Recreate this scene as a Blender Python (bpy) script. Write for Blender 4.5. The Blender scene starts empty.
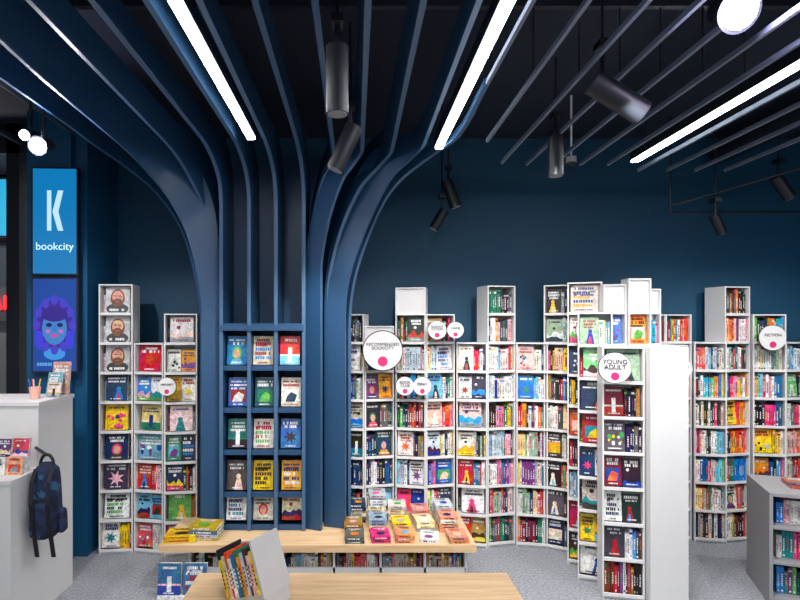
import bpy, math, random
from mathutils import Matrix, Vector
R = random.Random(11)
S = 0.711            # design units -> metres (applied once at the end)
I4 = Matrix.Identity(4)

def lin(c): 
    c = c/255.0
    return c/12.92 if c <= .04045 else ((c+.055)/1.055)**2.4
def C(r, g, b): return (lin(r), lin(g), lin(b), 1.0)
def T(x, y, z): return Matrix.Translation((x, y, z))
def Rz(d): return Matrix.Rotation(math.radians(d), 4, 'Z')
def Rx(d): return Matrix.Rotation(math.radians(d), 4, 'X')
def Ry(d): return Matrix.Rotation(math.radians(d), 4, 'Y')

# ------------------------------------------------------------ materials
def newmat(name):
    m = bpy.data.materials.new(name); m.use_nodes = True
    nt = m.node_tree; b = nt.nodes['Principled BSDF']
    return m, nt, b
def plain(name, col, rough=.5, metal=0, var=.08, scale=6):
    m, nt, b = newmat(name)
    n = nt.nodes.new('ShaderNodeTexNoise'); n.inputs['Scale'].default_value = scale; n.inputs['Detail'].default_value = 4
    tc = nt.nodes.new('ShaderNodeTexCoord'); nt.links.new(tc.outputs['Object'], n.inputs['Vector'])
    mx = nt.nodes.new('ShaderNodeMix'); mx.data_type = 'RGBA'
    mx.inputs[6].default_value = tuple(max(0, c*(1-var)) for c in col[:3])+(1,)
    mx.inputs[7].default_value = tuple(min(1, c*(1+var)) for c in col[:3])+(1,)
    nt.links.new(n.outputs['Fac'], mx.inputs[0]); nt.links.new(mx.outputs[2], b.inputs['Base Color'])
    b.inputs['Roughness'].default_value = rough; b.inputs['Metallic'].default_value = metal
    return m
def emis(name, col, st):
    m, nt, b = newmat(name)
    b.inputs['Base Color'].default_value = col
    b.inputs['Emission Color'].default_value = col; b.inputs['Emission Strength'].default_value = st
    return m
def printed(name='printed_paper', rough=.4):
    """book print: per-face colour with a mottled, picture-like noise layer on top"""
    m, nt, b = newmat(name)
    a = nt.nodes.new('ShaderNodeAttribute'); a.attribute_name = 'Col'
    tc = nt.nodes.new('ShaderNodeTexCoord')
    n1 = nt.nodes.new('ShaderNodeTexNoise'); n1.inputs['Scale'].default_value = 30; n1.inputs['Detail'].default_value = 6; n1.inputs['Distortion'].default_value = 1.2
    n2 = nt.nodes.new('ShaderNodeTexNoise'); n2.inputs['Scale'].default_value = 9; n2.inputs['Detail'].default_value = 2
    hs = nt.nodes.new('ShaderNodeHueSaturation'); hs.inputs['Saturation'].default_value = 1.05
    mr = nt.nodes.new('ShaderNodeMapRange'); mr.inputs[1].default_value = .3; mr.inputs[2].default_value = .7; mr.inputs[3].default_value = .465; mr.inputs[4].default_value = .535
    mv = nt.nodes.new('ShaderNodeMapRange'); mv.inputs[1].default_value = .38; mv.inputs[2].default_value = .62; mv.inputs[3].default_value = .62; mv.inputs[4].default_value = 1.22
    nt.links.new(tc.outputs['Object'], n1.inputs['Vector']); nt.links.new(tc.outputs['Object'], n2.inputs['Vector'])
    nt.links.new(n2.outputs['Fac'], mr.inputs[0]); nt.links.new(n1.outputs['Fac'], mv.inputs[0])
    nt.links.new(mr.outputs[0], hs.inputs['Hue']); nt.links.new(mv.outputs[0], hs.inputs['Value'])
    nt.links.new(a.outputs['Color'], hs.inputs['Color'])
    mx = nt.nodes.new('ShaderNodeMix'); mx.data_type = 'RGBA'; mx.inputs[0].default_value = .8
    nt.links.new(a.outputs['Color'], mx.inputs[6]); nt.links.new(hs.outputs[0], mx.inputs[7])
    nt.links.new(mx.outputs[2], b.inputs['Base Color'])
    b.inputs['Roughness'].default_value = rough
    return m
def attrmat(name='coloured_parts', rough=.45):
    m, nt, b = newmat(name)
    a = nt.nodes.new('ShaderNodeAttribute'); a.attribute_name = 'Col'
    nt.links.new(a.outputs['Color'], b.inputs['Base Color']); b.inputs['Roughness'].default_value = rough
    return m
def screenmat(name, st):
    m, nt, b = newmat(name)
    a = nt.nodes.new('ShaderNodeAttribute'); a.attribute_name = 'Col'
    nt.links.new(a.outputs['Color'], b.inputs['Emission Color'])
    b.inputs['Base Color'].default_value = (0, 0, 0, 1)
    b.inputs['Emission Strength'].default_value = st
    b.inputs['Roughness'].default_value = .2
    return m
def wood(name, c1, c2):
    m, nt, b = newmat(name)
    tc = nt.nodes.new('ShaderNodeTexCoord'); mp = nt.nodes.new('ShaderNodeMapping')
    mp.inputs['Scale'].default_value = (1.2, 14, 14)
    n = nt.nodes.new('ShaderNodeTexNoise'); n.inputs['Scale'].default_value = 3; n.inputs['Detail'].default_value = 8
    n.inputs['Distortion'].default_value = .6
    r = nt.nodes.new('ShaderNodeValToRGB'); r.color_ramp.elements[0].color = c1; r.color_ramp.elements[1].color = c2
    r.color_ramp.elements[0].position = .3; r.color_ramp.elements[1].position = .7
    nt.links.new(tc.outputs['Object'], mp.inputs[0]); nt.links.new(mp.outputs[0], n.inputs['Vector'])
    nt.links.new(n.outputs['Fac'], r.inputs[0]); nt.links.new(r.outputs[0], b.inputs['Base Color'])
    b.inputs['Roughness'].default_value = .45
    return m
def carpet():
    m, nt, b = newmat('grey_carpet')
    tc = nt.nodes.new('ShaderNodeTexCoord')
    n = nt.nodes.new('ShaderNodeTexNoise'); n.inputs['Scale'].default_value = 70; n.inputs['Detail'].default_value = 6
    r = nt.nodes.new('ShaderNodeValToRGB'); r.color_ramp.elements[0].color = C(120, 124, 130); r.color_ramp.elements[1].color = C(168, 172, 178)
    r.color_ramp.elements[0].position = .3; r.color_ramp.elements[1].position = .7
    bp = nt.nodes.new('ShaderNodeBump'); bp.inputs['Strength'].default_value = .4; bp.inputs['Distance'].default_value = .01
    nt.links.new(tc.outputs['Object'], n.inputs['Vector']); nt.links.new(n.outputs['Fac'], r.inputs[0])
    nt.links.new(r.outputs[0], b.inputs['Base Color']); nt.links.new(n.outputs['Fac'], bp.inputs['Height'])
    nt.links.new(bp.outputs[0], b.inputs['Normal']); b.inputs['Roughness'].default_value = .95
    return m

M_WALL = plain('teal_wall_paint', C(0, 66, 96), .6, var=.06, scale=2)
M_CEIL = plain('dark_ceiling', C(24, 33, 50), .9)
M_CARPET = carpet()
M_BLUE = plain('tree_blue_lacquer', C(34, 72, 108), .42, var=.05)
M_EDGE = plain('tree_edge_trim', C(68, 98, 130), .45, var=.03)
M_SLAT = plain('slat_blue_grey', C(118, 130, 150), .5)
M_WHITE = plain('white_laminate', C(222, 222, 222), .5, var=.02)
M_GREY = plain('grey_laminate', C(150, 151, 154), .5, var=.03)
M_BLACK = plain('black_metal', C(30, 34, 42), .4, metal=.3)
M_OAK = wood('light_oak', C(208, 172, 128), C(232, 200, 158))
M_PRINT = printed()
M_ATTR = attrmat()
M_LED = emis('led_diffuser', (1, 1, 1, 1), 30)
M_BULB = emis('spot_bulb', (1, .93, .97, 1), 90)
M_SCREEN = screenmat('lcd_screen', .95)
M_RED = emis('red_neon', C(255, 30, 40), 4)
M_CYAN = emis('cyan_lightbox', C(30, 150, 190), .7)
M_PEACH = plain('peach_ceramic', C(240, 180, 160), .4)
M_DARKBLUE = plain('column_blue', C(8, 78, 118), .5)

# ------------------------------------------------------------ mesh builder
def catmull(P, k=4):
    out = []
    n = len(P)
    for i in range(n-1):
        p1, p2 = P[i], P[i+1]; p0 = P[i-1] if i else p1; p3 = P[i+2] if i < n-2 else p2
        L = (p2-p1).length
        m1 = (p2-p0); m2 = (p3-p1)
        m1 = m1.normalized()*L if m1.length else m1; m2 = m2.normalized()*L if m2.length else m2
        if i == 0 or L > 1.5: m1 = p2-p1
        if i == n-2 or L > 1.5: m2 = p2-p1
        for j in range(k):
            t = j/k; t2 = t*t; t3 = t2*t
            out.append(p1*(2*t3-3*t2+1)+m1*(t3-2*t2+t)+p2*(-2*t3+3*t2)+m2*(t3-t2))
    out.append(P[-1]); return out
class MB:
    def __init__(s): s.v=[]; s.f=[]; s.c=[]; s.m=[]; s.sm=[]
    def add(s, vs, fs, M=I4, col=(1,1,1,1), mi=0, sm=False):
        o = len(s.v)
        for p in vs: s.v.append(tuple(M @ Vector(p)))
        for f in fs: s.f.append([i+o for i in f]); s.c.append(col); s.m.append(mi); s.sm.append(sm)
    def box(s, x0, x1, y0, y1, z0, z1, M=I4, col=(1,1,1,1), mi=0):
        s.add([(x0,y0,z0),(x1,y0,z0),(x1,y1,z0),(x0,y1,z0),(x0,y0,z1),(x1,y0,z1),(x1,y1,z1),(x0,y1,z1)],
              [(0,3,2,1),(4,5,6,7),(0,1,5,4),(1,2,6,5),(2,3,7,6),(3,0,4,7)], M, col, mi)
    def rect(s, x0, x1, z0, z1, y=0, M=I4, col=(1,1,1,1), mi=0):
        s.add([(x0,y,z0),(x1,y,z0),(x1,y,z1),(x0,y,z1)], [(0,1,2,3)], M, col, mi)
    def disc(s, cx, cz, rx, rz, y=0, M=I4, col=(1,1,1,1), mi=0, n=16, a0=0, a1=360):
        full = (a1-a0) >= 360
        k = n if full else n+1
        vs = [(cx+rx*math.cos(math.radians(a0+(a1-a0)*i/n)), y, cz+rz*math.sin(math.radians(a0+(a1-a0)*i/n))) for i in range(k)]
        s.add(vs, [tuple(range(k))], M, col, mi)
    def poly(s, pts, y=0, M=I4, col=(1,1,1,1), mi=0):
        s.add([(p[0], y, p[1]) for p in pts], [tuple(range(len(pts)))], M, col, mi)
    def cyl(s, r, z0, z1, M=I4, col=(1,1,1,1), mi=0, seg=20, r2=None, cap=True):
        r2 = r if r2 is None else r2
        vs = [(r*math.cos(2*math.pi*i/seg), r*math.sin(2*math.pi*i/seg), z0) for i in range(seg)]
        vs += [(r2*math.cos(2*math.pi*i/seg), r2*math.sin(2*math.pi*i/seg), z1) for i in range(seg)]
        s.add(vs, [(i, (i+1)%seg, seg+(i+1)%seg, seg+i) for i in range(seg)], M, col, mi, True)
        if cap:
            s.add(vs, [tuple(reversed(range(seg))), tuple(range(seg, 2*seg))], M, col, mi)
    def rod(s, a, b, r, mi=0, seg=8, col=(1,1,1,1)):
        a = Vector(a); b = Vector(b); d = b-a
        M = Matrix.Translation(a) @ d.to_track_quat('Z', 'Y').to_matrix().to_4x4()
        s.cyl(r, 0, d.length, M, col, mi, seg)
    def ribbon(s, pairs, th, mi=0, col=(1,1,1,1), edge=None, smooth=0):
        A = [Vector(a) for a, b in pairs]; B = [Vector(b) for a, b in pairs]
        if smooth: A = catmull(A, smooth); B = catmull(B, smooth)
        n = len(A); vs = []
        for i in range(n):
            a, b = A[i], B[i]
            t = Vector((0,0,0))
            if i > 0: t += (a-A[i-1]).normalized()
            if i < n-1: t += (A[i+1]-a).normalized()
            nr = t.cross(b-a); nr.normalize(); h = nr*th/2
            vs += [a-h, a+h, b+h, b-h]
        s.add(vs, [(0,1,2,3), (4*n-1, 4*n-2, 4*n-3, 4*n-4)], I4, col, mi)
        for k in range(4):
            s.add(vs, [(4*i+k, 4*(i+1)+k, 4*(i+1)+(k+1)%4, 4*i+(k+1)%4) for i in range(n-1)], I4, col, edge if (edge is not None and k == 0) else mi, bool(smooth))
    def obj(s, name, mats, parent=None, origin=None):
        lo = [min(v[i] for v in s.v) for i in range(3)]; hi = [max(v[i] for v in s.v) for i in range(3)]
        o = Vector(((lo[0]+hi[0])/2, (lo[1]+hi[1])/2, lo[2]))
        me = bpy.data.meshes.new(name)
        me.from_pydata([tuple(Vector(v)-o) for v in s.v], [], s.f)
        for m in mats: me.materials.append(m)
        me.polygons.foreach_set('material_index', s.m)
        me.polygons.foreach_set('use_smooth', s.sm)
        at = me.color_attributes.new('Col', 'FLOAT_COLOR', 'CORNER')
        buf = []
        for f, c in zip(s.f, s.c): buf += list(c)*len(f)
        at.data.foreach_set('color', buf)
        me.validate(); me.update()
        ob = bpy.data.objects.new(name, me); bpy.context.collection.objects.link(ob)
        ob.location = o
        if parent: setpar(ob, parent)
        return ob
def setpar(ch, par):
    ch.location = Vector(ch.location) - Vector(par.location); ch.parent = par

def text(name, body, size, mat, M, parent=None, extr=.002):
    cu = bpy.data.curves.new(name, 'FONT'); cu.body = body; cu.size = size; cu.align_x = 'CENTER'; cu.align_y = 'CENTER'
    cu.extrude = extr; cu.space_line = .85
    tmp = bpy.data.objects.new(name+'_tmp', cu); bpy.context.collection.objects.link(tmp)
    dg = bpy.context.evaluated_depsgraph_get(); dg.update()
    me = bpy.data.meshes.new_from_object(tmp.evaluated_get(dg)); bpy.data.objects.remove(tmp)
    me.transform(Rx(90))
    loc = M.to_translation(); rot = M.copy(); rot.translation = (0, 0, 0); me.transform(rot)
    me.materials.clear(); me.materials.append(mat)
    ob = bpy.data.objects.new(name, me); bpy.context.collection.objects.link(ob); ob.location = loc
    if parent: setpar(ob, parent)
    return ob

# ------------------------------------------------------------ books
PAL = [C(*c) for c in [(242,205,40),(245,150,30),(214,36,44),(170,22,40),(232,80,125),(245,190,200),(30,70,160),(50,140,220),
       (120,195,225),(20,40,80),(30,130,95),(90,175,80),(240,240,236),(240,240,236),(226,220,205),(24,24,28),(24,24,28),(120,60,130),(70,45,35),(245,120,80),(0,135,145),(245,215,190),(150,160,170)]]
WH = C(240,240,238); BK = C(20,20,24)
DARKS = [C(*c) for c in [(22,22,26),(22,22,26),(30,30,36),(130,20,30),(30,40,80),(60,40,30),(235,235,230),(200,40,50),(90,90,96),(20,65,65),(205,195,180),(170,130,60)]]
BRIGHTS = [C(*c) for c in [(240,60,90),(250,150,40),(250,210,50),(245,150,175),(50,180,205),(120,200,120),(245,245,240),(245,245,240),(60,100,190),(210,30,50),(165,120,205),(30,30,40),(40,125,170)]]
WARMS = [C(*c) for c in [(240,80,110),(250,150,40),(250,210,50),(245,150,175),(245,245,240),(245,245,240),(240,100,60),(215,30,50),(250,200,190),(60,180,200),(250,190,80),(40,60,120),(30,30,36),(240,120,160)]]
BLUES = [C(*c) for c in [(30,70,150),(50,130,200),(20,40,90),(20,60,110),(235,238,240),(120,190,220),(240,240,238),(40,50,70)]]
YEL = [C(*c) for c in [(240,200,20),(250,215,50),(240,180,40),(245,205,40),(240,240,230)]]
PALES = [C(*c) for c in [(240,240,238),(235,228,215),(240,210,205),(200,220,230),(250,225,150),(220,90,90),(120,170,190),(240,240,238),(40,60,90),(60,60,64),(150,180,150)]]
PINKBLUE = [C(235,90,140), C(70,120,200), C(250,150,60)]
def jit(c):
    k = R.uniform(.8, 1.1); return tuple(min(1, max(0, v*k+R.uniform(-.02, .02))) for v in c[:3])+(1,)
def con(c): return WH if sum(c[:3]) < 1.1 else R.choice([BK, BK, C(160,20,40), C(30,50,110)])
def letters(b, M, x0, x1, z, h, y, col, mi=0):
    x = x0
    while x < x1-.004:
        w = min(R.uniform(.6, 1.1)*h*.75, x1-x); 
        if R.random() > .12: b.rect(x, x+w*.78, z-h/2, z+h/2, y, M, col, mi)
        x += w
def cover(b, M, w, h, t=.03, bg=None, style=None, mi=0):
    """book standing up, front cover toward -Y, local origin bottom centre"""
    bg = jit(bg or R.choice(PAL)); fg = con(bg); ac = jit(R.choice(PAL)); a2 = jit(R.choice(PAL))
    b.box(-w/2, w/2, 0, t, 0, h, M, bg, mi)
    b.box(-w/2+.004, w/2+.001, .004, t-.004, .003, h+.0015, M, C(232,226,212), mi)
    e = -.0025; st = R.randrange(9) if style is None else style
    if st == 'man':
        b.rect(-w/2, w/2, 0, h, -.001, M, C(190,192,194), mi)
        b.disc(0, h*.14, w*.46, h*.22, e, M, C(50,52,60), mi)
        b.disc(0, h*.56, w*.30, h*.34, e-.001, M, C(120,70,40), mi)
        b.disc(0, h*.60, w*.23, h*.24, e-.002, M, C(214,160,130), mi)
        b.disc(0, h*.40, w*.21, h*.13, e-.003, M, C(110,60,36), mi)
        b.rect(-w*.15, -w*.04, h*.62, h*.65, e-.003, M, BK, mi); b.rect(w*.04, w*.15, h*.62, h*.65, e-.003, M, BK, mi)
        b.rect(-w*.08, w*.08, h*.40, h*.43, e-.004, M, C(190,110,100), mi)
        letters(b, M, -w*.32, w*.32, h*.1, h*.09, e-.004, WH, mi)
        return
    if st in (0, 3):      # figure silhouette
        cx = R.uniform(-.12,.12)*w
        b.disc(cx, h*.46, w*.12, h*.09, e-.001, M, ac, mi, n=10)
        b.poly([(cx-w*.22,0),(cx+w*.24,0),(cx+w*.12,h*.38),(cx-w*.1,h*.38)], e, M, ac, mi)
        b.poly([(cx-w*.1,0),(cx+w*.08,0),(cx+w*.04,h*.26),(cx-w*.05,h*.26)], e-.001, M, a2, mi)
    if st == 1:           # landscape
        n = 7; pts = [(-w/2,0),(w/2,0)]+[(w/2-w*i/n, h*R.uniform(.22,.46)) for i in range(n+1)]
        b.poly(pts, e, M, ac, mi)
        pts = [(-w/2,0),(w/2,0)]+[(w/2-w*i/n, h*R.uniform(.1,.22)) for i in range(n+1)]
        b.poly(pts, e-.001, M, a2, mi); b.disc(w*R.uniform(-.25,.25), h*.58, w*.09, w*.09, e-.001, M, fg, mi, n=12)
    if st == 2:
        b.rect(-w*.38, w*.38, h*.16, h*.58, e, M, ac, mi)
        b.poly([(-w*.3,h*.16),(w*.2,h*.16),(w*.3,h*.4),(0,h*.5),(-w*.2,h*.35)], e-.001, M, a2, mi)
    if st == 4:
        for k in range(4): letters(b, M, -w*.4, w*R.uniform(.15,.42), h*(.24+.15*k), h*.11, e, fg if k % 2 else ac, mi)
    if st == 5:           # leaves / flowers
        for _ in range(9):
            cx, cz = R.uniform(-.4,.4)*w, R.uniform(.06,.62)*h; rr = R.uniform(.05,.12)*w
            b.disc(cx, cz, rr, rr*R.uniform(.6,1.6), e-.0003*_, M, R.choice([ac, a2, fg]), mi, n=7)
    if st == 6:           # portrait
        b.disc(0, h*.40, w*.24, h*.22, e, M, a2, mi, n=12); b.disc(0, h*.38, w*.16, h*.16, e-.001, M, C(220,170,140), mi, n=12)
        b.poly([(-w*.36,0),(w*.36,0),(w*.2,h*.2),(-w*.2,h*.2)], e-.0005, M, ac, mi)
    if st == 7:           # star / burst
        pts = [(w*(.36 if k%2 else .15)*math.cos(k*math.pi/7), h*.38+w*(.36 if k%2 else .15)*math.sin(k*math.pi/7)) for k in range(14)]
        b.poly(pts, e, M, ac, mi)
    if st == 8:           # bands
        b.rect(-w/2, w/2, 0, h*.3, e, M, ac, mi); b.rect(-w/2, w/2, h*.3, h*.36, e, M, a2, mi); b.rect(-w*.1, w*.1, h*.1, h*.6, e-.001, M, fg, mi)
    z = h*.86
    for k in range(R.choice([1, 2, 2, 3])):
        ww = w*R.uniform(.3, .44); letters(b, M, -ww, ww, z, h*R.choice([.06,.08,.1]), e-.003, fg, mi); z -= h*.12
    ww = w*R.uniform(.2, .36); letters(b, M, -ww, ww, h*.07, h*.04, e-.0035, fg, mi)
def spines(b, M, x0, x1, hmax, pal=None, mi=0, d=.15, norun=False):
    x = x0; pal = pal or PAL
    run = None
    while x < x1-.012:
        t = min(R.uniform(.014, .032), x1-x); h = hmax*R.uniform(.80, 1.0)
        if run and R.random() < .35 and not norun: c, h = run
        else: c = jit(R.choice(pal if R.random() < .75 else PAL))
        run = (c, h)
        y = R.uniform(0, .012)
        b.box(x+.001, x+t-.001, y, d, 0, h, M, c, mi)
        f = con(c) if R.random() < .7 else jit(R.choice(PAL)); z = h*R.uniform(.22,.35); ze = h*R.uniform(.6,.78)
        while z < ze:
            k = R.uniform(.010,.022); b.rect(x+t*.34, x+t*.66, z, z+k*.7, y-.002, M, f, mi); z += k
        if R.random() < .4: b.rect(x+.001, x+t-.001, h*.85, h*.92, y-.002, M, R.choice(PAL), mi)
        if R.random() < .5: b.rect(x+t*.25, x+t*.75, h*.06, h*.12, y-.002, M, f, mi)
        x += t
    
P = .29
def column(fr, bk, cx, cy, rot, w=.30, n=7, d=.26, mode='mix', ext=0, pals=None, skip=0, z0=.04, styles=None):
    M = T(cx, cy, 0) @ Rz(rot); t = .012; H = z0+n*P
    fr.box(-w/2, -w/2+t, 0, d, 0, H+ext, M); fr.box(w/2-t, w/2, 0, d, 0, H+ext, M)
    fr.box(-w/2+t, w/2-t, d-t, d, 0, H+ext, M)
    fr.box(-w/2+t, w/2-t, .01, d-t, 0, z0, M)
    for k in range(n+1):
        z = z0+k*P
        fr.box(-w/2+t, w/2-t, .0, d-t, z-t, z, M)
        if k < n: fr.box(-w/2+t, w/2-t, -.012, 0, z-.014, z+.012, M)
    if ext: 
        fr.box(-w/2+t, w/2-t, 0, d-t, H+ext-t, H+ext, M)
        if ext > .15: fr.box(-w/2+t, w/2-t, .02, .03, H, H+ext-t, M)
    for k in range(skip, n):
        z = z0+k*P+.001; iw = w-2*t-.01; Mr = M @ T(0, .02, z)
        pal = pals[k % len(pals)] if pals else None
        md = mode if mode != 'mix' else R.choice(['face', 'fs', 'fs', 'spine', 'sf', 'two'])
        if mode == 'facey': md = R.choice(['face', 'face', 'two', 'fs'])
        if mode == 'spiney': md = R.choice(['spine']*5+['fs'])
        bg = R.choice(pal) if pal else None
        if styles and styles.get(k) == 'man':
            cover(bk, Mr @ T(0, .03, .012) @ Rx(-6), .23, .26, .05, style='man'); 
            spines(bk, Mr @ T(0,.06,0), -iw/2, iw/2, .2, [WH, C(200,200,200)], d=.12); continue
        if md == 'face':
            cw = min(R.uniform(.20, .26), iw-.01)
            cover(bk, Mr @ T(R.uniform(-.5,.5)*max(0, iw-cw)*.6, .012, .014) @ Rx(-7), cw, R.uniform(.24,.262), R.uniform(.03,.06), bg)
            spines(bk, Mr @ T(0,.10,0), -iw/2, iw/2, .22, pal, d=.10)
        elif md == 'two':
            for sx in (-1, 1):
                cover(bk, Mr @ T(sx*iw*.25, .012, .014) @ Rx(-7), iw*.48, R.uniform(.21,.245), .03, R.choice(pal) if pal else None)
        elif md in ('fs', 'sf'):
            cw = R.uniform(.14, .17); sg = 1 if md == 'fs' else -1
            cover(bk, Mr @ T(-sg*(iw/2-cw/2-.002), .012, .014) @ Rx(-6), cw, R.uniform(.225,.25), .04, bg)
            a, c = (-iw/2+cw+.004, iw/2) if sg > 0 else (-iw/2, iw/2-cw-.004)
            spines(bk, Mr, a, c, .255, pal, d=.18)
        else:
            spines(bk, Mr, -iw/2, iw/2, .262, pal, d=.18)

# ------------------------------------------------------------ room shell
def slab(name, x0,x1,y0,y1,z0,z1, mat):
    b = MB(); b.box(x0,x1,y0,y1,z0,z1); return b.obj(name, [mat])
slab('floor', -7, 6.2, -2.5, 8, -.1, 0, M_CARPET)
slab('wall_back', -3.05, 6.2, 6.15, 6.35, 0, 4.3, M_WALL)
slab('wall_right', 6.0, 6.2, -2.5, 6.15, 0, 4.3, M_WALL)
slab('ceiling', -7, 6.2, -2.5, 8, 4.3, 4.4, M_CEIL)
slab('wall_left', -7, -6.8, -2.5, 8, 0, 4.3, M_GREY)
slab('wall_mall', -6.8, -3.05, 7.8, 8, 0, 4.3, plain('mall_wall', C(90,98,112), .6))
slab('baseboard_back', -2.55, 6.0, 6.12, 6.15, 0, .1, M_BLACK)

# ------------------------------------------------------------ bookcases
def fin(fr, bk):
    o = fr.obj('bookcase', [M_WHITE]); bk.obj('books', [M_PRINT], o); return o
# left run
fr, bk = MB(), MB()
men = {6:'man',7:'man',8:'man'}
column(fr, bk, -2.35, 5.50, 6, .32, 9, mode='facey', pals=[YEL, BLUES, BLUES, BLUES, YEL, PALES], styles=men)
column(fr, bk, -2.03, 5.50, -10, .31, 7, mode='facey', pals=[PALES, BLUES, PAL, PALES])
column(fr, bk, -1.70, 5.46, 10, .31, 8, mode='facey', pals=[PALES, PAL, DARKS, PAL, PALES, YEL, YEL, PALES])
bc_left = fin(fr, bk)
# middle run
fr, bk = MB(), MB()
xs = [(-.06,8,0,'mix'),(.25,7,.17,'mix'),(.56,8,.27,'mix'),(.87,8,0,'mix'),(1.18,7,0,'mix'),(1.49,9,0,'spiney'),(1.79,7,0,'spiney')]
for i, (x, n, ex, md) in enumerate(xs):
    column(fr, bk, x, 5.66+(.03 if i % 2 else 0), 12 if i % 2 else -12, .305, n, mode=md, ext=ex,
           pals=[DARKS, PALES, BRIGHTS, PALES, WARMS, BLUES, PALES, DARKS, DARKS] if i > 2 else [DARKS, PAL, BLUES, DARKS, DARKS, PAL, PALES, DARKS])
bc_mid = fin(fr, bk)
# peninsula
fr, bk = MB(), MB()
pp = [DARKS, DARKS, DARKS, DARKS, PALES, DARKS, WARMS, PALES, DARKS]
column(fr, bk, 2.06, 5.56, -30, .36, 9, mode='mix', pals=pp)
column(fr, bk, 2.14, 5.22, -24, .30, 9, mode='mix', pals=[DARKS, DARKS, PALES, DARKS, PAL, DARKS, PALES, DARKS, DARKS], d=.24)
column(fr, bk, 2.10, 4.90, -22, .28, 8, mode='facey', pals=[DARKS, YEL, DARKS, BLUES, DARKS, DARKS, BRIGHTS, PALES], d=.2)
column(fr, bk, 2.195, 4.58, -12, .32, 7, mode='mix', pals=[DARKS, PALES, DARKS, DARKS, DARKS, DARKS, PALES], d=.2)
column(fr, bk, 2.68, 4.66, 90, .32, 7, mode='spiney', d=.305)
column(fr, bk, 2.87, 4.98, 25, .28, 7, mode='spiney', d=.24)
column(fr, bk, 2.80, 5.30, 70, .30, 8, mode='spiney', d=.24)
column(fr, bk, 2.36, 5.08, -6, .20, 8, mode='face', ext=.26, d=.16, pals=[PINKBLUE])
column(fr, bk, 2.565, 5.04, -2, .20, 8, mode='face', ext=.31, d=.16, pals=[PINKBLUE])
column(fr, bk, 2.73, 5.10, 4, .12, 8, mode='spine', ext=.22, d=.16, pals=[WARMS])
bc_pen = fin(fr, bk)
# right run
fr, bk = MB(), MB()
rp = [DARKS, PALES, PAL, WARMS, WARMS, BRIGHTS, PALES, WARMS, DARKS]
for i, (x, n) in enumerate([(3.04,8),(3.36,8),(3.67,7),(3.97,9),(4.28,8),(4.6,7),(4.9,7),(5.2,8)]):
    column(fr, bk, x, 5.78+(.03 if i % 2 else 0), 11 if i % 2 else -11, .305, n, mode='spiney', pals=rp)
bc_right = fin(fr, bk)

# round signs
def sign(x, y, z, r, txt, rot=0, dot=True, sz=None, par=None):
    M = T(x, y, z) @ Rz(rot); b = MB()
    Mc = M @ Rx(90)
    b.cyl(r, -.006, .006, Mc, mi=0, seg=40)
    b.cyl(r*1.05, -.009, -.006, Mc, mi=1, seg=40)
    b.box(-.02, .02, .008, .14, -.02, .02, M, mi=1)
    if dot: b.disc(0, -r*.55, r*.26, r*.26, -.009, M, C(205,40,110), 2, n=24)
    o = b.obj('round_sign', [M_WHITE, M_BLACK, M_ATTR], par)
    nl = max(len(s) for s in txt.split('\n'))
    t_ = text('sign_lettering', txt, sz or min(r*.42, r*2.3/nl), M_BLACK, M @ T(0, -.009, r*.22 if dot else 0))
    t_.location = Vector(t_.location) - Vector(o.location) - (Vector(par.location) if par else Vector()); t_.parent = o
sign(.27, 5.46, 2.0, .19, 'RECOMMENDED\nBOOKCITY', sz=.043, par=bc_mid)
sign(.81, 5.52, 2.20, .09, 'SCIENCE\nFICTION', -6, par=bc_mid); sign(.99, 5.52, 2.20, .08, 'CRIME', -6, par=bc_mid)
sign(.49, 5.50, 1.65, .09, 'BOOK\nCLUB', 4, par=bc_mid); sign(.66, 5.50, 1.65, .09, 'ESSAY', 4, par=bc_mid)
sign(2.12, 5.08, 2.20, .11, 'GOOD\nREADS\nCHOICE', -15, False, par=bc_pen)
sign(2.06, 4.44, 1.91, .12, 'YOUNG\nADULT', -12, par=bc_pen)
sign(2.84, 4.82, 1.87, .07, 'NEW', 10, par=bc_pen)
sign(4.22, 5.66, 2.12, .125, 'FICTION', -8, par=bc_right)
sign(-1.80, 5.36, 1.66, .085, 'HISTORY', 4, par=bc_left)

# ------------------------------------------------------------ tree column
b = MB(); z0 = .405; TH = .032; SM = 4
for x, fx in ((-1.2,-1.17), (-.95,-.93), (-.71,-.69), (-.46,-.44)):
    o = [(x,5.02,z0),(x,5.02,3.30),(x,5.0,3.42),(x,4.94,3.53),(x,4.8,3.62),(x,4.6,3.68),(x,4.35,3.71),(fx,.2,3.71)]
    n = [(x,5.48,z0),(x,5.48,3.4),(x,5.46,3.6),(x,5.38,3.78),(x,5.2,3.92),(x,4.9,3.96),(x,4.5,3.92),(fx,.2,3.80)]
    b.ribbon(list(zip(o, n)), TH, edge=1, smooth=SM)
# outer left branches
o = [(-1.38,5.04,z0),(-1.38,5.04,2.35),(-1.42,5.03,2.70),(-1.52,5.02,3.08),(-1.66,5.0,3.36),(-1.78,4.9,3.54),(-1.86,4.65,3.66),(-1.88,4.2,3.7),(-1.84,3.2,3.7),(-1.6,.2,3.7)]
n = [(-1.235,5.10,z0),(-1.235,5.10,2.5),(-1.24,5.12,2.88),(-1.29,5.14,3.30),(-1.40,5.14,3.62),(-1.53,5.05,3.84),(-1.66,4.8,3.98),(-1.74,4.3,4.02),(-1.74,3.2,4.02),(-1.52,.2,3.98)]
b.ribbon(list(zip(o, n)), TH, edge=1, smooth=SM)
o = [(-1.30,5.16,z0),(-1.30,5.16,2.7),(-1.32,5.15,3.0),(-1.38,5.1,3.32),(-1.46,4.98,3.54),(-1.50,4.7,3.67),(-1.51,4.3,3.71),(-1.42,.2,3.71)]
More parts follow.
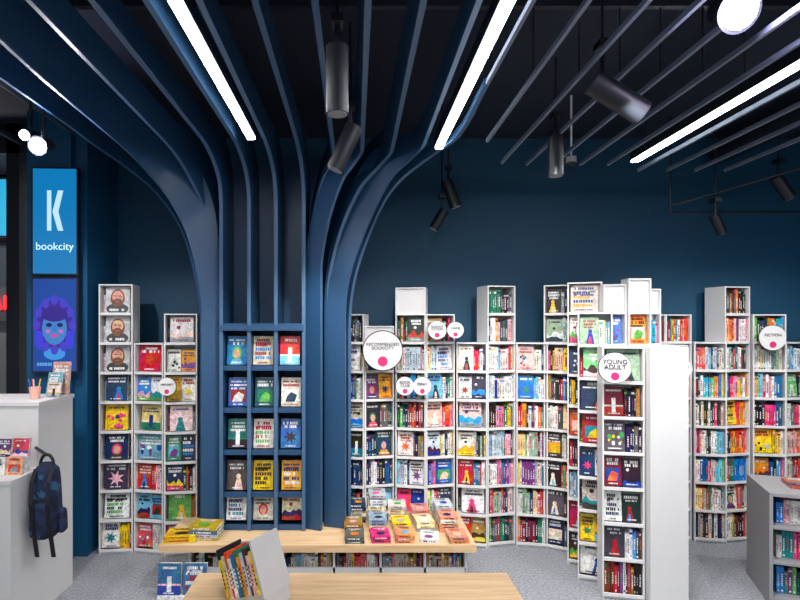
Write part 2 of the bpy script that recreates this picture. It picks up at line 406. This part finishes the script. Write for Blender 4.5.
n = [(-1.24,5.45,z0),(-1.24,5.45,2.7),(-1.25,5.44,3.1),(-1.28,5.42,3.5),(-1.34,5.3,3.8),(-1.42,5.0,3.92),(-1.46,4.5,3.9),(-1.40,.2,3.8)]
b.ribbon(list(zip(o, n)), TH, edge=1, smooth=SM)
o = [(-1.41,5.14,z0),(-1.41,5.14,2.3),(-1.46,5.14,2.68),(-1.60,5.14,3.14),(-1.82,5.12,3.46),(-2.02,5.0,3.64),(-2.16,4.7,3.74),(-2.2,4.2,3.78),(-2.2,.2,3.78)]
n = [(-1.28,5.48,z0),(-1.28,5.48,2.4),(-1.30,5.48,2.85),(-1.42,5.46,3.35),(-1.62,5.4,3.75),(-1.85,5.3,3.95),(-2.05,5.1,4.08),(-2.12,4.4,4.1),(-2.15,.2,4.05)]
b.ribbon(list(zip(o, n)), TH, smooth=SM)
# right branches: broad flat blades
def right(base, top, y0, yb, zb, dep=.22, yend=.2, zc=3.71, yt=4.7, tall=.16):
    dx = top-base; o = []; n = []
    prof = [(0,z0),(0,zb),(.10,zb+(zc-zb)*.28),(.30,zb+(zc-zb)*.58),(.56,zb+(zc-zb)*.82),(.82,zc-.05)]
    for k, (f, z) in enumerate(prof):
        x = base+dx*f; o.append((x, y0-.03*k, z))
        a = k/(len(prof)-1)
        n.append((x-dep*(1-a*.2), yb-(.03*a), z+(.30*a if k > 1 else .06*k)))
    o += [(top, yt, zc), (top, yend, zc)]; n += [(top-.05, yt+.12, zc+tall+.08), (top, yend, zc+.07)]
    b.ribbon(list(zip(o, n)), TH, edge=1, smooth=SM)
right(-.30, .06, 5.03, 5.10, 2.75, .15)
right(-.40, -.18, 5.16, 5.42, 2.9, .05)
right(-.24, .31, 5.16, 5.40, 2.60, .12)
o = [(-.085,5.09,z0),(-.085,5.09,2.35),(-.055,5.09,2.65),(.04,5.09,2.96),(.22,5.07,3.38),(.33,4.98,3.56),(.48,4.8,3.67),(.56,4.55,3.71),(.56,.2,3.71)]
n = [(-.275,5.15,z0),(-.275,5.15,2.45),(-.24,5.16,2.84),(-.15,5.18,3.2),(.02,5.18,3.62),(.14,5.1,3.80),(.34,4.92,3.88),(.53,4.6,3.86),(.56,.2,3.78)]
b.ribbon(list(zip(o, n)), TH, edge=1, smooth=SM)
o = [(-.05,5.22,z0),(-.05,5.22,2.2),(-.02,5.22,2.58),(.08,5.20,2.95),(.28,5.16,3.40),(.44,5.05,3.58),(.66,4.76,3.69),(.80,4.35,3.71),(.80,3.4,3.71)]
n = [(-.22,5.44,z0),(-.22,5.44,2.4),(-.18,5.42,2.8),(-.08,5.40,3.18),(.10,5.36,3.62),(.28,5.28,3.76),(.56,4.95,3.79),(.79,4.42,3.77),(.80,3.4,3.75)]
b.ribbon(list(zip(o, n)), TH, edge=1, smooth=SM)
# back panel + boxes
b.box(-1.25, -.25, 5.48, 5.52, z0, 3.9)
for zz in (.405, .70, 1.08, 1.46, 1.84, 2.22):
    b.box(-1.184, -.476, 5.06, 5.48, zz, zz+.022)
    for xa, xb in ((-1.184,-.966), (-.934,-.726), (-.694,-.476)):
        b.box(xa, xb, 5.04, 5.06, zz, zz+.045)
b.box(-1.20, -.46, 5.0, 5.019, 2.2, 2.25)
tree = b.obj('tree_column', [M_BLUE, M_EDGE])
bk = MB()
tc = [[C(240,240,238),C(240,236,220),C(225,225,190)],[C(70,60,60),C(250,205,40),C(235,170,60)],[C(40,120,110),C(240,235,230),C(50,110,180)],
      [C(50,110,190),C(60,90,110),C(235,230,215)],[C(30,130,190),C(240,225,200),C(235,60,70)]]
for r, zz in enumerate((.45, .725, 1.105, 1.485, 1.865)):
    for c, xx in enumerate((-1.075, -.83, -.585)):
        cover(bk, T(xx+R.uniform(-.01,.01), 5.10, zz+.025) @ Rx(-9), .18, .26 if r else .24, .04, tc[r][c])
bk.obj('displayed_books', [M_PRINT], tree)

# ------------------------------------------------------------ ceiling slats, lights
b = MB()
SX = (.80,1.05,1.32,1.56,1.80,2.05,2.30,2.68,2.95,3.22,3.5)
for x, ye in zip(SX, (3.38,4.45,5.05,5.1,5.1,5.1,5.1,5.3,5.3,5.3,5.3)):
    b.box(x-.010, x+.010, .2, ye, 3.70, 3.73)
for y in (.8, 2.4, 3.3):
    b.box(-3.0, 3.6, y-.02, y+.02, 4.12, 4.16, mi=1)
    for x in (-3,-2,-.3, 1.05, 2.3, 3.5): b.rod((x, y, 4.16), (x, y, 4.3), .01, 1)
for x in SX:
    for y in (.8, 2.4, 3.3): b.rod((x, y, 3.73), (x, y, 4.12), .005, 1)
b.obj('ceiling_slats', [M_SLAT, M_BLACK])
def strip(x, ya, yb, w=.07):
    b = MB(); b.box(x-w/2-.008, x+w/2+.008, ya, yb, 3.715, 3.80, mi=0); b.box(x-w/2, x+w/2, ya+.01, yb-.01, 3.70, 3.715, mi=1)
    for y in (ya+.2, yb-.2): b.rod((x, y, 3.8), (x, y, 4.3), .005, 0)
    b.obj('linear_ceiling_light', [M_BLACK, M_LED])
strip(-.81, .4, 4.39, .056); strip(.69, .4, 4.62, .056); strip(2.49, .4, 5.0, .06)
strip(-.81, -2.3, .1); strip(.69, -2.3, .1); strip(2.49, -2.3, .1); strip(4.2, .4, 4.2)  # further strips out of view, added to light the room
b = MB()
b.rod((3.9,-2,4.1),(3.9,6.0,4.1),.12,0,20); b.rod((-2.6,-2,4.12),(-2.6,5.2,4.12),.1,0,20)
b.obj('ceiling_duct', [M_BLACK])

def spot(x, y, z, L, r, tx=0, tz=0, top=4.3, lit=False):
    b = MB(); M = T(x, y, z) @ Rz(tz) @ Ry(tx)
    b.cyl(r, -L/2, L/2, M, seg=28); b.cyl(r*.86, -L/2-.004, -L/2+.001, M, mi=1 if lit else 2, seg=24)
    b.cyl(r*1.02, L*.28, L*.31, M, seg=28)
    p = M @ Vector((0, 0, L*.3)); q = Vector((x+.0, y, min(top, z+L/2+.12)))
    b.rod((p.x, p.y, p.z), (p.x, p.y, q.z), .012); b.box(p.x-.03, p.x+.03, p.y-.05, p.y+.05, q.z-.01, q.z+.03)
    b.rod((p.x, p.y, q.z), (p.x, p.y, top), .008)
    b.obj('cylinder_spotlight', [M_BLACK, M_BULB, M_GREY])
spot(-.09, 2.84, 3.49, .34, .058)
spot(-.07, 3.8, 3.45, .32, .062, 24)
spot(1.54, 4.3, 3.56, .33, .058)
spot(1.50, 3.2, 3.55, .34, .07, -58)
spot(.98, 5.7, 3.58, .28, .06, -20); spot(.86, 5.75, 3.33, .22, .05, 30)
spot(4.05, 5.3, 3.55, .24, .055, -35); spot(3.5, 5.4, 3.22, .2, .045, -25)
b = MB(); b.rod((3.1,5.5,3.36),(5.9,5.5,3.36),.012); b.rod((3.1,5.5,3.42),(4.4,4.6,3.75),.01)
b.rod((3.1,5.5,3.36),(3.1,5.5,4.3),.01); b.rod((5.2,5.5,3.36),(5.2,5.5,4.3),.01)
b.obj('lighting_track', [M_BLACK])
def bulb(x, y, z, r, tilt=60):
    b = MB(); M = T(x, y, z) @ Rx(-tilt)
    b.cyl(r*1.25, 0, .16, M, seg=24, r2=r*.8); b.cyl(r, -.006, .002, M, mi=1, seg=24)
    b.rod((x, y+.08, z+.08), (x, y+.08, 4.3), .012)
    b.obj('track_spotlight', [M_BLACK, M_BULB])
bulb(1.80, 2.62, 3.72, .08); bulb(-2.27, 4.0, 3.53, .055, 70); bulb(-2.42, 4.1, 3.64, .035, 70)
b = MB()
b.cyl(.045, 0, .05, T(1.93,5.0,3.70), seg=20); 
for k in range(4):
    a0, a1 = math.radians(90*k/4), math.radians(90*(k+1)/4)
    b.cyl(.042*math.cos(a1), -.042*math.sin(a1), -.042*math.sin(a0), T(1.93,5.0,3.70), mi=1, seg=20, r2=.042*math.cos(a0))
b.rod((1.93,5.0,3.75),(1.93,5.0,4.3),.01)
b.obj('security_camera', [M_WHITE, M_BLACK])

# ------------------------------------------------------------ oak platform with compartments
b = MB()
b.box(-1.65, 1.02, 4.70, 5.38, .34, .40, mi=0); b.box(-1.45, 1.02, 5.38, 5.56, .34, .40, mi=0)
b.box(-1.42, .95, 5.5, 5.52, 0, .34, mi=1); b.box(-1.42, .95, 4.82, 5.5, .0, .03, mi=1)
for x in (-1.42,-1.06,-.62,-.18,.22,.60,.95): b.box(x-.01, x+.01, 4.80, 5.5, .03, .34, mi=1)
b.box(-1.42,.95, 4.80, 4.82, 0, .17, mi=1)
plat = b.obj('display_platform', [M_OAK, M_WHITE])
bk = MB()
for xa, xb in ((-1.41,-1.07),(-1.05,-.63),(-.61,-.19),(-.17,.21),(.23,.59),(.61,.94)):
    spines(bk, T(0, 4.84, .035), xa+.01, xb-.01, .25, PALES+DARKS, d=.3)
bk.obj('stored_books', [M_PRINT], plat)
def pile(bk, x, y, z, n, w=.17, l=.24, rot=0, pal=None, t=None):
    for i in range(n):
        tt = t or R.uniform(.018, .032); c = jit(R.choice(pal or PAL)); M = T(x+R.uniform(-.006,.006), y+R.uniform(-.006,.006), z) @ Rz(rot+R.uniform(-3,3))
        bk.box(-w/2, w/2, -l/2, l/2, .002, tt-.002, M, C(236,230,218))
        bk.box(-w/2-.003, w/2+.003, -l/2-.003, l/2+.003, tt-.004, tt, M, c)
        bk.box(-w/2-.003, w/2+.003, -l/2-.003, l/2+.003, 0, .004, M, c); bk.box(-w/2-.002, w/2+.002, -l/2-.005, -l/2-.0035, .001, tt-.001, M, c)
        letters(bk, M, -w*.35, w*.3, tt*.5, tt*.4, -l/2-.006, con(c))
        z += tt+.001
    Mt = T(x, y, z+.0015) @ Rz(rot) @ Rx(-90)
    ac = con(c); letters(bk, Mt, -w*.34, w*.34, l*.36, l*.07, 0, ac); letters(bk, Mt, -w*.24, w*.28, l*.25, l*.07, 0, ac)
    bk.disc(w*R.uniform(-.1,.1), -l*.16, w*.24, l*.18, 0, Mt, jit(R.choice(PAL)), n=12)
bk = MB(); zt = .402
pile(bk, -1.5, 4.86, zt, 2, .26, .2, 5, [C(240,200,30)]); pile(bk, -1.30, 4.90, zt, 4, .24, .2, -4, [C(90,110,140), C(200,180,60), C(180,190,200)])
bk.obj('magazine_pile', [M_PRINT])
bk = MB()
PK = [C(230,60,120),C(240,90,140)]; LT = [C(240,240,238),C(235,225,210),C(200,215,225),C(245,225,180),C(150,170,190)]
OR = [C(225,150,130),C(240,215,200),C(235,160,110),C(245,235,225)]
for (x, y, n, pl, r) in [(.0,4.84,2,[C(40,80,70),C(90,100,90)],0),(-.01,5.07,3,DARKS,2),(.02,5.34,6,DARKS,0),(.21,5.34,10,LT,0),(.21,5.10,4,LT,0),(.22,4.84,2,PK,3),
        (.40,5.34,6,LT,-3),(.42,5.10,3,YEL+LT,2),(.43,4.85,3,OR,-2),(.62,5.12,3,LT,4),(.64,4.84,1,[WH],-5),(.62,5.36,4,LT+OR,0),
        (.83,5.34,6,LT,2),(.84,5.09,5,OR,0),(.88,4.84,2,OR,4)]:
    pile(bk, x, y, zt, n, .155, .205, r, pl)
bk.obj('book_pile', [M_PRINT])
bk = MB()
bk.box(-1.62, -1.2, 4.58, 4.68, 0, .03, col=WH)
cover(bk, T(-1.53, 4.60, .03) @ Rx(-8), .19, .25, .03, C(40,100,150), 8); cover(bk, T(-1.32, 4.60, .03) @ Rx(-8), .19, .25, .03, C(60,120,170), 4)
bk.obj('floor_book_display', [M_PRINT])

# ------------------------------------------------------------ front table
b = MB()
b.box(-1.07, 1.04, 2.5, 3.84, .50, .55, mi=0)
for x in (-1.0, .97):
    for y in (2.57, 3.77): b.box(x-.03, x+.03, y-.03, y+.03, 0, .50, mi=0)
b.box(-1.0,.97,3.75,3.77,.4,.5,mi=0); b.box(-1.0,.97,2.57,2.59,.4,.5,mi=0)
b.obj('display_table', [M_OAK])
# leaning display stand on the table
b = MB(); M = T(-.76, 3.44, .555) @ Rz(-30)
Mt = M @ Ry(-19)
b.box(-.03, -.018, 0, .22, 0.004, .31, Mt, mi=2)
b.box(.27, .285, -.015, .24, -.01, .33, Mt, mi=0)
b.box(-.03, .27, 0, .22, 0.001, .012, Mt, mi=0); b.box(-.018, .27, .21, .22, .012, .29, Mt, mi=0)
ct, st_ = math.cos(math.radians(19)), math.sin(math.radians(19)); hx = .285*ct; hz = .285*st_
b.add([(0,0,0),(hx+.02,0,0),(hx,0,hz),(0,.22,0),(hx+.02,.22,0),(hx,.22,hz)], [(0,1,2),(5,4,3),(1,4,5,2),(0,2,5,3),(0,3,4,1)], M, mi=0)
cr = b.obj('book_display_stand', [plain('stand_light_grey', C(196,198,200), .5), M_PRINT, M_BLACK])
bk = MB()
CP = [C(240,200,60),C(235,225,180),C(220,60,50),WH,C(50,120,180),C(60,120,80),C(240,160,60),C(200,210,215),C(60,50,60),C(235,190,190),C(240,220,90)]
Mq = Mt @ T(0,-.016,.014)
for k in range(11):
    x = -.014+k*.0255; h = .255+.02*((k*7) % 3-1); c = CP[k]
    bk.box(x, x+.022, .004*(k % 3), .2, 0, h, Mq, c)
    for zz in (.06,.085,.11,.135,.16): bk.rect(x+.006, x+.016, zz, zz+.016, .004*(k % 3)-.002, Mq, con(c))
bk.obj('comic_books', [M_PRINT], cr)

# ------------------------------------------------------------ low grey bookcase right
b = MB(); ang = -21
M = T(3.33, 4.5, 0) @ Rz(ang); W, D, H = 1.1, .62, .9; t = .025
b.box(0, t, 0, D, 0, H-t, M); b.box(W-t, W, 0, D, 0, H-t, M); b.box(0, W, 0, D, H-t, H, M); b.box(t, W-t, D-.02, D, 0, H-t, M)
b.box(t, W-t, .01, D-.02, 0, .06, M); b.box(t, W-t, .01, D-.02, .33, .35, M); b.box(t, W-t, .01, D-.02, .61, .63, M); b.box(W/2-.01, W/2+.01, .01, D-.02, .06, H-t, M)
lb = b.obj('low_bookcase', [M_GREY])
bk = MB()
for z, h in ((.062,.22),(.352,.22),(.632,.2)):
    spines(bk, M @ T(0,.12,z), .08, W/2-.02, h, PAL, d=.2); spines(bk, M @ T(0,.12,z), W/2+.02, W-.04, h, BRIGHTS, d=.2)
cover(bk, M @ T(.3,.2,H+.031) @ Rx(-90) , .18, .25, .03, C(190,120,90))
bk.obj('books', [M_PRINT], lb)

# ------------------------------------------------------------ left counters
b = MB(); b.box(-3.6, -2.46, 4.35, 4.88, 0, 1.62); b.box(-3.61, -2.45, 4.34, 4.89, 1.62, 1.65); b.obj('white_counter', [M_WHITE])
b = MB(); b.box(-3.6, -2.43, 3.95, 4.33, 0, 1.12); b.box(-3.61, -2.42, 3.94, 4.335, 1.12, 1.15); b.obj('display_plinth', [M_WHITE])
b = MB(); M = T(-2.60, 4.55, 1.652)
b.cyl(.035, 0, .095, M, seg=24, r2=.045, mi=0)
for k in range(5):
    a = k*1.25; p = M @ Vector((.02*math.cos(a), .02*math.sin(a), .03)); q = M @ Vector((.045*math.cos(a), .045*math.sin(a), .16))
    b.rod(p, q, .005, 1, 6, [C(240,200,60), C(40,40,50), C(220,60,60), C(60,120,190), WH][k])
b.obj('pencil_cup', [M_PEACH, M_ATTR])
bk = MB(); cover(bk, T(-2.56,4.74,1.652) @ Rz(-6) @ Rx(-14), .13, .20, .015, C(120,170,180)); cover(bk, T(-2.50,4.64,1.652) @ Rz(8) @ Rx(-14), .10, .12, .015, C(235,215,205))
cover(bk, T(-2.54,4.82,1.652) @ Rx(-8), .15, .28, .015, C(190,150,140)); bk.obj('leaflet_display', [M_PRINT])
bk = MB()
for (x, y, z, c) in ((-2.62,4.08,0,C(250,250,245)),(-2.50,4.10,0,C(240,170,140)),(-2.62,4.16,.12,C(90,60,110)),(-2.50,4.18,.12,C(200,80,70)),(-2.74,4.08,0,C(90,160,190)),(-2.74,4.16,.12,C(240,240,200))):
    cover(bk, T(x, y, 1.152+z) @ Rx(-10), .115, .13, .03, c)
bk.box(-2.8,-2.44,4.14,4.2,1.152,1.27, col=WH); bk.obj('comic_books', [M_PRINT])

# backpack
m, nt, bs = newmat('navy_camo_fabric')
vo = nt.nodes.new('ShaderNodeTexNoise'); vo.inputs['Scale'].default_value = 16; vo.inputs['Detail'].default_value = 3
tcn = nt.nodes.new('ShaderNodeTexCoord'); nt.links.new(tcn.outputs['Object'], vo.inputs['Vector'])
rp_ = nt.nodes.new('ShaderNodeValToRGB'); rp_.color_ramp.interpolation = 'CONSTANT'
rp_.color_ramp.elements[0].color = C(16,26,52); rp_.color_ramp.elements[1].color = C(50,90,130); rp_.color_ramp.elements[1].position = .60
e = rp_.color_ramp.elements.new(.49); e.color = C(26,42,78)
nt.links.new(vo.outputs['Fac'], rp_.inputs[0]); nt.links.new(rp_.outputs[0], bs.inputs['Base Color']); bs.inputs['Roughness'].default_value = .85
M_PACK = m
def pouch(b, cx, cy, cz, w, d, h, mi=0, seg=20, rows=12, taper=.8):
    vs = []; fs = []
    for j in range(rows+1):
        t_ = j/rows; z = cz+h*t_
        k = (1-abs(2*t_-1)**4)**.5*.35+.65 if 0 < j < rows else .45
        k *= 1-(1-taper)*t_
        for i in range(seg):
            a = 2*math.pi*i/seg; ca, sa = math.cos(a), math.sin(a)
            vs.append((cx+w/2*k*math.copysign(abs(ca)**.6, ca), cy+d/2*k*math.copysign(abs(sa)**.6, sa), z))
    for j in range(rows):
        for i in range(seg): fs.append((j*seg+i, j*seg+(i+1)%seg, (j+1)*seg+(i+1)%seg, (j+1)*seg+i))
    fs.append(tuple(reversed(range(seg)))); fs.append(tuple(range(rows*seg, rows*seg+seg)))
    b.add(vs, fs, I4, (1,1,1,1), mi, True)
b = MB()
pouch(b, -2.31, 4.20, .66, .22, .16, .56); pouch(b, -2.30, 4.11, .68, .17, .10, .26, taper=.9); pouch(b, -2.195, 4.20, .70, .06, .1, .18)
loop = [(-2.31+.05*math.cos(a), 4.20, 1.20+.08*math.sin(a)) for a in [math.pi*k/8 for k in range(9)]]
for p, q in zip(loop, loop[1:]): b.rod(p, q, .012, 1)
for sx in (-2.26, -2.38):
    st = [(sx, 4.15, 1.18), (sx+.01, 4.08, 1.1), (sx+.02, 4.05, .95), (sx+.03, 4.06, .78), (sx+.05, 4.08, .56)]
    for p, q in zip(st, st[1:]): b.ribbon([(p, (p[0]+.03, p[1], p[2])), (q, (q[0]+.03, q[1], q[2]))], .008, 1)
b.rod((-2.31,4.20,1.275),(-2.47,4.335,1.30),.012,1)
b.rod((-2.35,4.06,.98),(-2.24,4.06,.98),.006,1)
b.obj('backpack', [M_PACK, M_BLACK])

# ------------------------------------------------------------ screens on pillar
b = MB(); b.box(-3.14, -2.72, 5.36, 5.70, 0, 4.3); pillar = b.obj('pillar', [M_DARKBLUE])
b = MB(); b.box(-2.72, -2.60, 5.44, 6.15, 0, 4.3); b.obj('wall_return', [M_DARKBLUE])
def screen(z0, z1, kind):
    b = MB(); M = T(-2.62, 5.30, 0) @ Rz(3) @ T(2.62, 0, 0)
    b.box(-3.05, -2.62, 0, .045, z0, z1, M, mi=1)
    b.box(-2.95, -2.75, .045, .09, z0+.2, z1-.2, M, mi=1)
    xm = -2.835
    bg = C(15,125,190) if kind == 'logo' else C(14,70,160)
    b.rect(-3.035, -2.635, z0+.015, z1-.015, -.003, M, bg)
    if kind == 'logo':
        LC = C(200,240,255); zc = z0+.60
        b.rect(xm-.07, xm-.03, zc-.18, zc+.2, -.005, M, LC)
        b.add([(xm-.02,-.005,zc),(xm+.03,-.005,zc+.2),(xm+.08,-.005,zc+.2),(xm+.035,-.005,zc)], [(0,1,2,3)], M, LC)
        b.add([(xm-.02,-.005,zc),(xm+.035,-.005,zc),(xm+.08,-.005,zc-.18),(xm+.03,-.005,zc-.18)], [(3,2,1,0)], M, LC)
    else:
        zc = z0+.45
        b.disc(xm, zc, .19, .27, -.005, M, C(40,70,215), n=28); b.disc(xm, zc+.0, .17, .24, -.006, M, C(60,30,150), n=28)
        for k in range(12):
            a = k*math.pi/6; b.disc(xm+.165*math.cos(a), zc+.235*math.sin(a), .035, .045, -.0065, M, C(70,60,200))
        b.disc(xm, zc-.03, .115, .16, -.007, M, C(60,130,205)); b.disc(xm, zc+.10, .12, .07, -.008, M, C(50,30,140))
        for sx in (-1, 1):
            b.disc(xm+sx*.05, zc, .028, .02, -.008, M, C(20,20,90)); b.disc(xm+sx*.14, zc-.14, .04, .09, -.007, M, C(60,60,220))
            b.disc(xm+sx*.06, zc-.06, .022, .018, -.0085, M, C(200,110,190))
        b.disc(xm, zc-.1, .04, .018, -.008, M, C(200,80,160)); b.disc(xm, zc-.27, .1, .06, -.006, M, C(60,150,230))
        b.disc(xm, zc-.04, .012, .03, -.008, M, C(40,120,200)); letters(b, M, xm-.16, xm+.16, z0+.08, .03, -.005, C(90,170,220))
    o = b.obj('display_screen', [M_SCREEN, M_BLACK], pillar)
    if kind == 'logo':
        t_ = text('screen_lettering', 'bookcity', .10, emis('logo_white', C(200,240,255), .9), M @ T(xm, -.005, z0+.27), None, .001)
        t_.location = Vector(t_.location)-Vector(o.location)-Vector(pillar.location); t_.parent = o
screen(2.72, 3.74, 'logo'); screen(1.80, 2.70, 'face')
# mall side
b = MB(); b.box(-3.55,-3.42,5.7,5.85,0,4.3); b.box(-5.2,-5.08,7.0,7.1,0,4.3); b.obj('storefront_post', [M_BLACK])
b = MB(); b.box(-5.6,-3.3,7.3,7.5,2.3,2.75); b.box(-5.6,-5.4,7.3,7.5,0,2.3); b.box(-3.5,-3.3,7.3,7.5,0,2.3); b.box(-5.4,-3.5,7.45,7.5,0,2.3,mi=1)
o = b.obj('shop_front', [plain('fascia_grey', C(90,96,108), .5), M_GREY])
text('red_lettering', 'MAM', .26, M_RED, T(-4.66,7.27,2.53), o, .01)
b = MB(); b.box(-5.3,-4.4,7.4,7.79,3.4,4.2, mi=1); b.box(-5.27,-4.43,7.38,7.40,3.43,4.17, mi=0); b.obj('wall_lightbox', [M_CYAN, M_BLACK])
b = MB()
for k in range(6): b.box(-6.5,-3.1, 1.2+k*.9, 1.24+k*.9, 4.0, 4.3)
b.rod((-3.1,-1,3.95),(-3.1,5.2,3.95),.03); b.obj('mall_ceiling_beams', [M_BLACK])

# ------------------------------------------------------------ lights
def slight(x, y, z, tx, ty, tz, e, ang=75, col=(1,.97,.94), r=.04):
    l = bpy.data.lights.new('spot', 'SPOT'); l.energy = e; l.spot_size = math.radians(ang); l.spot_blend = .6; l.color = col; l.shadow_soft_size = r
    o = bpy.data.objects.new('spot_lamp', l); bpy.context.collection.objects.link(o); o.location = (x, y, z)
    o.rotation_euler = (Vector((tx, ty, tz))-Vector((x, y, z))).to_track_quat('-Z', 'Y').to_euler()
E = 120  # spots added to brighten shelves and floor; most have no modelled fixture
for (x, y, z, tx, ty, tz) in [(-2.3,3.6,3.6,-2.1,5.6,1.2),(-.09,3.9,3.3,-.8,5.1,1.0),(.4,3.6,3.6,.5,5.6,1.1),(1.4,3.8,3.6,1.4,5.6,1.1),(1.5,3.0,3.5,2.3,5.0,1.2),
        (3.0,3.8,3.6,3.4,5.7,1.2),(4.2,3.8,3.6,4.4,5.7,1.2),(0,1.5,3.6,0,4.2,.4),(-2.6,2.2,3.6,-2.6,4.5,.8),(3.4,2.4,3.6,3.4,4.6,.4),(1.3,3.4,3.6,1.5,5.0,.0)]:
    slight(x, y, z, tx, ty, tz, E)
def plight(x, y, z, e, col, r):
    l = bpy.data.lights.new('lamp_glow', 'POINT'); l.energy = e; l.color = col; l.shadow_soft_size = r
    o = bpy.data.objects.new('bulb_fill_lamp', l); bpy.context.collection.objects.link(o); o.location = (x, y, z)
plight(1.80, 2.56, 3.68, 40, (.88,.72,1), .03); plight(-2.27, 3.94, 3.50, 20, (.85,.8,1), .03); plight(-4.6, 6.0, 3.6, 60, (1,.95,.9), .1)  # last light has no bulb; added to brighten the mall side
w = bpy.data.worlds.new('world'); bpy.context.scene.world = w; w.use_nodes = True
w.node_tree.nodes['Background'].inputs[0].default_value = (.87, .92, 1, 1); w.node_tree.nodes['Background'].inputs[1].default_value = .7

# ------------------------------------------------------------ camera
cam = bpy.data.cameras.new('camera'); co = bpy.data.objects.new('camera', cam); bpy.context.collection.objects.link(co)
co.location = (0, 0, 2.25); co.rotation_euler = (math.radians(90), 0, 0)
cam.sensor_width = 36; cam.lens = 560/800*36; cam.shift_x = 45/800; cam.shift_y = 25/800
bpy.context.scene.camera = co

# ------------------------------------------------------------ to metres
MS = Matrix.Scale(S, 4)
for me in bpy.data.meshes: me.transform(MS)
for o in bpy.data.objects: o.location = Vector(o.location)*S
for l in bpy.data.lights: l.shadow_soft_size *= S; l.energy *= S*S
bpy.context.scene.view_settings.view_transform = 'Standard'
